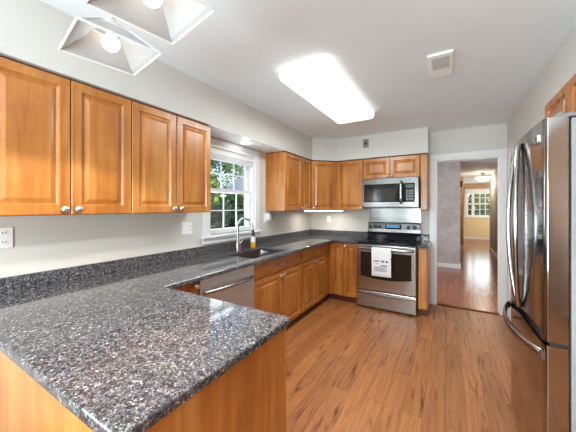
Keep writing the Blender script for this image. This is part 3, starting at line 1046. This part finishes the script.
# back guard
prof = [(-0.03, 0.9175), (-0.092, 0.9175), (-0.092, 1.015), (-0.03, 1.015)]
MB().rings([[(x, y, z) for y, z in prof] for x in (0.0, RW)]).build('rear_glass', M['black'], t)
prof = [(-0.03, 1.016), (-0.102, 1.016), (-0.098, 1.06), (-0.080, 1.145), (-0.065, 1.158), (-0.03, 1.158)]
bgd = MB().rings([[(x, y, z) for y, z in prof] for x in (0.004, RW - 0.004)]).build('control_panel', M['steel_panel'], t)
MB().box(0.265, 0.50, -0.098, -0.088, 1.062, 1.135).build('display_panel', M['black'], bgd)
MB().box(0.29, 0.475, -0.0995, -0.0978, 1.085, 1.125).build('display', M['display'], bgd)
for x in (0.055, 0.125, 0.19, 0.60, 0.68):
    MB().lathe([(0.028, 0.0), (0.027, 0.012), (0.021, 0.015), (0.019, 0.034), (0.010, 0.036)], (x, -0.086, 1.095), 'Y', 18).build('knob', M['darkplastic'], bgd, True)
# oven door
dd = MB().box(0.004, RW - 0.004, -0.675, -0.621, 0.262, 0.880, 0.008).build('oven_door', M['steel'], t)
n = 10
low = [(0.058 + 0.646 * k / n, 0.455 - 0.035 * math.sin(PI * k / n)) for k in range(n + 1)]
poly = low + [(0.704, 0.785), (0.058, 0.785)]
MB().rings([[(x, -0.6745, z) for x, z in poly], [(x, -0.680, z) for x, z in poly]]).build('oven_window', M['ovenglass'], dd)
pts = [(0.03 + 0.702 * k / 16, -0.700 - 0.035 * math.sin(PI * k / 16) ** 0.5, 0.838) for k in range(17)]
hmb = MB().tube(pts, 0.013, 12, (1, 1.4))
for x in (0.05, RW - 0.05):
    hmb.box(x - 0.014, x + 0.014, -0.715, -0.674, 0.824, 0.852, 0.003)
hmb.build('handle', M['steel'], dd, True)
dr = MB().box(0.004, RW - 0.004, -0.672, -0.621, 0.028, 0.250, 0.006).build('drawer', M['steel'], t)
pts = [(0.004 + (RW - 0.008) * k / 12, 0.226 - 0.02 * math.sin(PI * k / 12)) for k in range(13)]
prof3 = lambda x, z: [(x, -0.671, z + 0.012), (x, -0.688, z + 0.010), (x, -0.690, z - 0.002), (x, -0.671, z - 0.018)]
MB().rings([prof3(x, z) for x, z in pts]).build('drawer_lip', M['steel'], dr)
MB().box(0.02, RW - 0.02, -0.60, -0.05, 0.0, 0.03).build('plinth', M['darkplastic'], t)

# printed sheet on the oven handle
t = thing('instruction_sheet', 'white printed sheet hanging over the oven door handle', 'paper', (RX0 + 0.225, -0.72, 0.838))
path = [(0.0055, -0.10), (0.006, 0.0), (-0.002, 0.017), (-0.016, 0.0225), (-0.032, 0.017), (-0.0385, 0.0), (-0.036, -0.10), (-0.030, -0.20), (-0.024, -0.355)]
path2 = [(y - 0.0012 if i > 3 else y + 0.0008, z + (0.001 if 1 < i < 5 else 0)) for i, (y, z) in enumerate(path)]
loop = path + path2[::-1]
MB().rings([[(x, y, z) for y, z in loop] for x in (0.0, 0.245)]).build('sheet', M['paper'], t)
mb = MB()
rows = [(-0.155, 0.03, 0.105, 0.018), (-0.155, 0.125, 0.165, 0.026), (-0.155, 0.180, 0.215, 0.026), (-0.185, 0.04, 0.085, 0.006), (-0.212, 0.12, 0.20, 0.018)]
for k in range(5):
    rows.append((-0.235 - 0.013 * k, 0.035, 0.205 - 0.012 * (k % 3), 0.006))
rows.append((-0.335, 0.02, 0.23, 0.003))
for z, xa, xb, h in rows:
    yy = -0.036 + (z + 0.10) * (-0.06) if z > -0.2 else -0.030 + (z + 0.2) * (-0.0387)
    n = max(1, int((xb - xa) / 0.02))
    for k in range(n):
        a = xa + (xb - xa) * k / n
        mb.box(a, a + (xb - xa) / n * 0.78, yy - 0.0026, yy - 0.0013, z - h / 2, z + h / 2)
pr_ = mb.build('print', M['ink'], t)
pr_['kind'] = 'stuff'

# steel splash panel behind the range
t = thing('splash_panel', 'brushed steel splash panel on the wall between range and microwave', 'panel', (RX0, 0, 0))
MB().box(0.006, RW - 0.006, -0.008, -0.001, 1.165, 1.375).build('sheet', M['steel_panel'], t)

# ------------------------------------------------------------------ microwave
MW0, MW1 = 1.036, 1.800
t = thing('microwave', 'stainless over-the-range microwave with dark window', 'microwave', (MW0, -0.40, 1.392))
mwW, mwH = MW1 - MW0, 0.418
MB().box(0.0, mwW, 0.03, 0.395, 0.0, mwH, 0.003).build('body', M['darkplastic'], t)
fr = MB().box(0.0, mwW, -0.0, 0.03, 0.004, mwH, 0.006).build('front', M['steel_panel'], t)
MB().box(0.03, 0.715, -0.0025, 0.001, 0.075, 0.335, 0.001).build('black_band', M['black'], fr)
MB().box(0.065, 0.475, -0.0045, -0.002, 0.10, 0.262, 0.001).build('window', M['ovenglass'], fr)
MB().box(0.60, 0.70, -0.0045, -0.002, 0.27, 0.315).build('display', M['darkplastic'], fr)
mb = MB()
for r in range(4):
    for c_ in range(3):
        mb.box(0.605 + 0.033 * c_, 0.630 + 0.033 * c_, -0.0040, -0.002, 0.10 + 0.038 * r, 0.128 + 0.038 * r)
mb.build('keypad', M['ring'], fr)
pts = [(0.545, -0.008 - 0.045 * min(1, math.sin(PI * k / 12) * 2.2), 0.055 + 0.31 * k / 12) for k in range(13)]
MB().tube(pts, 0.013, 12, (1.3, 0.9)).build('handle', M['steel'], fr, True)

# ------------------------------------------------------------------ refrigerator (faces -x)
FW = 0.76
t = thing('refrigerator', 'stainless french-door refrigerator at the right edge', 'refrigerator', (2.500, -2.10, 0), -PI / 2)
MB().box(0.006, FW - 0.006, 0.096, 0.80, 0.02, 1.768, 0.004).build('body', M['greyside'], t)
MB().box(0.02, FW - 0.02, 0.12, 0.60, 0.0, 0.02).build('plinth', M['darkplastic'], t)


def front_curve(x):
    u = (x - FW / 2) / (FW / 2)
    y = 0.010 * u * u
    e = min(x, FW - x)
    if e < 0.024:
        y += 0.022 * (1 - math.sqrt(max(0, 1 - ((0.024 - e) / 0.024) ** 2)))
    return y


def door_prism(xa, xb, z0, z1, name):
    n = 28
    xs = []
    for k in range(n + 1):
        u = k / n
        xs.append(xa + (xb - xa) * (0.5 - 0.5 * math.cos(PI * u)))
    xs = sorted(xs + [xa + 0.003, xa + 0.007, xa + 0.014, xa + 0.02, xb - 0.003, xb - 0.007, xb - 0.014, xb - 0.02])
    poly = [(x, front_curve(x)) for x in xs] + [(xb, front_curve(xb) + 0.002), (xb, 0.086), (xa, 0.086), (xa, front_curve(xa) + 0.002)]
    b = MB().prism(poly, z0, z1)
    return b.build(name, M['steel_v'], t, True)


dl = door_prism(0.003, FW / 2 - 0.003, 0.812, 1.778, 'door')
drr = door_prism(FW / 2 + 0.003, FW - 0.003, 0.812, 1.778, 'door')
fz = door_prism(0.003, FW - 0.003, 0.09, 0.796, 'freezer_drawer')
for s, dpart in ((-1, dl), (1, drr)):
    pts, rs = [], []
    for k in range(21):
        u = k / 20
        sw = math.sin(PI * u)
        x = FW / 2 - 0.01 + s * (0.011 + 0.09 * sw ** 0.9)
        pts.append((x, -0.010 - 0.032 * sw ** 0.7, 0.845 + 0.90 * u))
    MB().tube(pts, 0.0115, 12, (1.0, 1.0)).build('handle', M['steel'], dpart, True)
pts = []
for k in range(25):
    u = k / 24
    sw = math.sin(PI * u)
    x = 0.02 + (FW - 0.034) * u
    pts.append((x, front_curve(x) - 0.010 - 0.052 * sw ** 0.75, 0.745))
MB().tube(pts, 0.016, 12, (0.65, 1.7)).build('handle', M['steel'], fz, True)
# badge in the upper outer corner of the near door
MB().box(FW - 0.098, FW - 0.068, front_curve(FW - 0.07) - 0.006, front_curve(FW - 0.07) + 0.002, 1.690, 1.722, 0.001).build('badge', M['chrome'], drr)
MB().box(FW - 0.096, FW - 0.084, front_curve(FW - 0.07) - 0.007, front_curve(FW - 0.07) - 0.0055, 1.696, 1.716).build('badge_emblem', M['darkplastic'], drr)
for x in (0.03, FW - 0.10):
    mb = MB().box(x, x + 0.07, 0.05, 0.16, 1.779, 1.796, 0.004)
    mb.cyl((x + 0.045, 0.075, 1.796), (x + 0.045, 0.075, 1.806), 0.012, n=12)
    mb.build('hinge_cover', M['greyplastic'], t)
MB().box(0.01, FW - 0.01, 0.03, 0.095, 0.797, 0.811).build('seam', M['darkplastic'], t)


# ------------------------------------------------------------------ outlets and switches
def outlet(name, label, loc, rz, w=0.075, h=0.115, kind='duplex'):
    t = thing(name, label, 'outlet', loc, rz)
    MB().box(-w / 2, w / 2, -0.006, 0.0, -h / 2, h / 2, 0.0025).build('cover_plate', M['whiteplastic'], t)
    if kind == 'duplex':
        for s in (-1, 1):
            f = MB().lathe([(0.0165, 0.0), (0.016, 0.003)], (0, -0.0055, s * 0.026), 'Y', 16).build('receptacle', M['whiteplastic'], t)
            MB().box(-0.008, -0.005, -0.0095, -0.008, s * 0.026 - 0.002, s * 0.026 + 0.009).box(0.005, 0.008, -0.0095, -0.008, s * 0.026 - 0.002, s * 0.026 + 0.009).build('slots', M['darkplastic'], f)
    elif kind == 'combo':
        sw = MB().box(-w / 4 - 0.006, -w / 4 + 0.006, -0.016, -0.005, -0.010, 0.012, 0.002).build('toggle', M['whiteplastic'], t)
        f = MB().box(w / 4 - 0.017, w / 4 + 0.017, -0.0085, -0.005, -0.034, 0.034, 0.002).build('receptacle', M['whiteplastic'], t)
        MB().box(w / 4 - 0.007, w / 4 - 0.004, -0.0095, -0.008, 0.010, 0.022).box(w / 4 + 0.004, w / 4 + 0.007, -0.0095, -0.008, 0.010, 0.022).box(w / 4 - 0.007, w / 4 - 0.004, -0.0095, -0.008, -0.022, -0.010).box(w / 4 + 0.004, w / 4 + 0.007, -0.0095, -0.008, -0.022, -0.010).build('slots', M['darkplastic'], f)
    return t


outlet('wall_outlet', 'white duplex outlet under the nearest wall cabinet at the left edge', (0, -3.942, 1.220), PI / 2)
outlet('wall_outlet', 'white switch and outlet plate left of the window sill', (0, -2.70, 1.195), PI / 2, 0.118, 0.118, 'combo')
outlet('wall_outlet', 'white outlet plate right of the window with a plugged-in device', (0, -1.40, 1.25), PI / 2, 0.118, 0.118, 'blank')
t = thing('plug_in_freshener', 'white plug-in device in the outlet right of the window', 'air freshener', (0.006, -1.375, 1.25), PI / 2)
MB().box(-0.03, 0.03, -0.045, 0.0, -0.03, 0.055, 0.008).build('device_body', M['whiteplastic'], t)
MB().lathe([(0.014, 0.055), (0.013, 0.075)], (0, -0.022, 0), 'Z', 12).build('cap', M['clearplastic'], t)
outlet('wall_outlet', 'white outlet on the back wall under the corner cabinets', (0.345, 0, 1.19), 0)

# ------------------------------------------------------------------ passage lamp and thermostat
t = thing('hall_light', 'glowing glass bowl ceiling light in the passage beyond the doorway', 'ceiling light', (3.02, 5.7, 2.44))
MB().lathe([(0.07, 0.0), (0.07, -0.02), (0.012, -0.03), (0.012, -0.12)], (0, 0, 0), 'Z', 20).build('mount', M['gap'], t, True)
MB().lathe([(0.02, -0.235), (0.10, -0.225), (0.17, -0.185), (0.195, -0.135), (0.19, -0.125), (0.02, -0.125)], (0, 0, 0), 'Z', 28).build('glass_bowl', M['bowl'], t, True)
light('hall_glow', 'POINT', (3.02, 5.7, 2.12), (0, 0, 0), 18, (1.0, 0.80, 0.58), radius=0.12)
t = thing('door_chime', 'small dark box high on the passage wall corner', 'chime', (2.474, 6.599, 2.19))
MB().box(-0.05, 0.05, -0.05, 0.0, -0.11, 0.11, 0.005).build('chime_cover', M['gap'], t)

# ------------------------------------------------------------------ outdoors
struct('ground', MB().box(-60, 60, -60, 70, -0.5, -0.42), M['grass'])


def tree(label, x, y, h, r, mat, seed, n=2600, low=0.15):
    rnd = random.Random(seed)
    t = thing('tree', label, 'tree', (x, y, -0.42), 0, 'trees outside the windows')
    MB().tube([(0, 0, 0), (0.05, 0.03, h * 0.35), (0.02, 0.0, h * 0.7)], [0.16, 0.11, 0.05], 10).build('trunk', M['bark'], t, True)
    bm = bmesh.new()
    lobes = []
    for k in range(14):
        a = rnd.uniform(0, 2 * PI)
        d_ = r * rnd.uniform(0.1, 0.75)
        lobes.append((Vector((d_ * math.cos(a), d_ * math.sin(a), h * rnd.uniform(low, 0.88))), r * rnd.uniform(0.35, 0.6)))
    for k in range(n):
        c, rad = rnd.choice(lobes)
        v = Vector((rnd.gauss(0, 1), rnd.gauss(0, 1), rnd.gauss(0, 1))).normalized()
        p = c + v * rad * rnd.uniform(0.7, 1.05)
        s = rnd.uniform(0.09, 0.2)
        nrm = (v + Vector((rnd.gauss(0, .6), rnd.gauss(0, .6), rnd.gauss(0, .6)))).normalized()
        u = nrm.orthogonal().normalized()
        w_ = nrm.cross(u)
        q = [p - u * s, p + w_ * s * 0.5 + nrm * s * 0.15, p + u * s, p - w_ * s * 0.5 + nrm * s * 0.15]
        bm.faces.new([bm.verts.new(z) for z in q])
    me = bpy.data.meshes.new('crown')
    bm.to_mesh(me)
    bm.free()
    me.materials.append(mat)
    o = bpy.data.objects.new('crown', me)
    COL.objects.link(o)
    o.parent = t
    return t


tree('bright green tree in the left upper panes of the kitchen window', -7.2, 3.8, 5.6, 1.4, M['leaf_a'], 1)
tree('broad green tree left of the grey roof seen through the kitchen window', -21.5, 10.0, 11.5, 4.0, M['leaf_a'], 2, 5000)
tree('tall green tree behind the ridge of the grey roof outside the kitchen window', -17.0, 18.5, 12.0, 4.6, M['leaf_a'], 12, 7500)
tree('dark shrub in the middle lower panes of the kitchen window', -4.0, 2.75, 2.1, 1.0, M['leaf_b'], 3)
tree('dark shrub in the left lower panes of the kitchen window', -4.3, 0.2, 2.0, 0.9, M['leaf_b'], 4)
tree('dark shrub at the right in the lower panes of the kitchen window', -7.4, 7.2, 2.4, 1.5, M['leaf_b'], 8)
tree('tall green tree outside filling the far window', 3.7, 15.0, 6.0, 1.9, M['leaf_a'], 5, 3200, 0.1)
tree('darker tree at the left outside the far window', 1.3, 20.5, 6.0, 2.0, M['leaf_b'], 6, 2600, 0.1)
tree('darker tree at the right outside the far window', 7.4, 20.0, 6.0, 2.2, M['leaf_b'], 7, 2600, 0.1)
# neighbour's house
t = thing('neighbour_house', 'pale house with a grey shingle roof outside the kitchen window', 'house', (-10.2, 12.9, -0.42), math.radians(38))
MB().box(-2.8, 2.8, -2.6, 2.6, 0, 3.0).build('house_walls', M['siding'], t)
MB().rings([[(x, -3.1, 2.82), (x * 0.25, 0, 5.1), (x, 3.1, 2.82), (x, 3.1, 2.7), (x * 0.25, 0, 4.92), (x, -3.1, 2.7)] for x in (-3.1, 3.1)]).build('roof', M['shingle'], t)
for x in (-2.2, 1.6):
    f = MB().box(x - 0.5, x + 0.5, -2.66, -2.59, 1.1, 2.3).build('window_frame', M['trim'], t)
    MB().box(x - 0.42, x + 0.42, -2.68, -2.655, 1.18, 2.22).build('pane', M['black'], f)
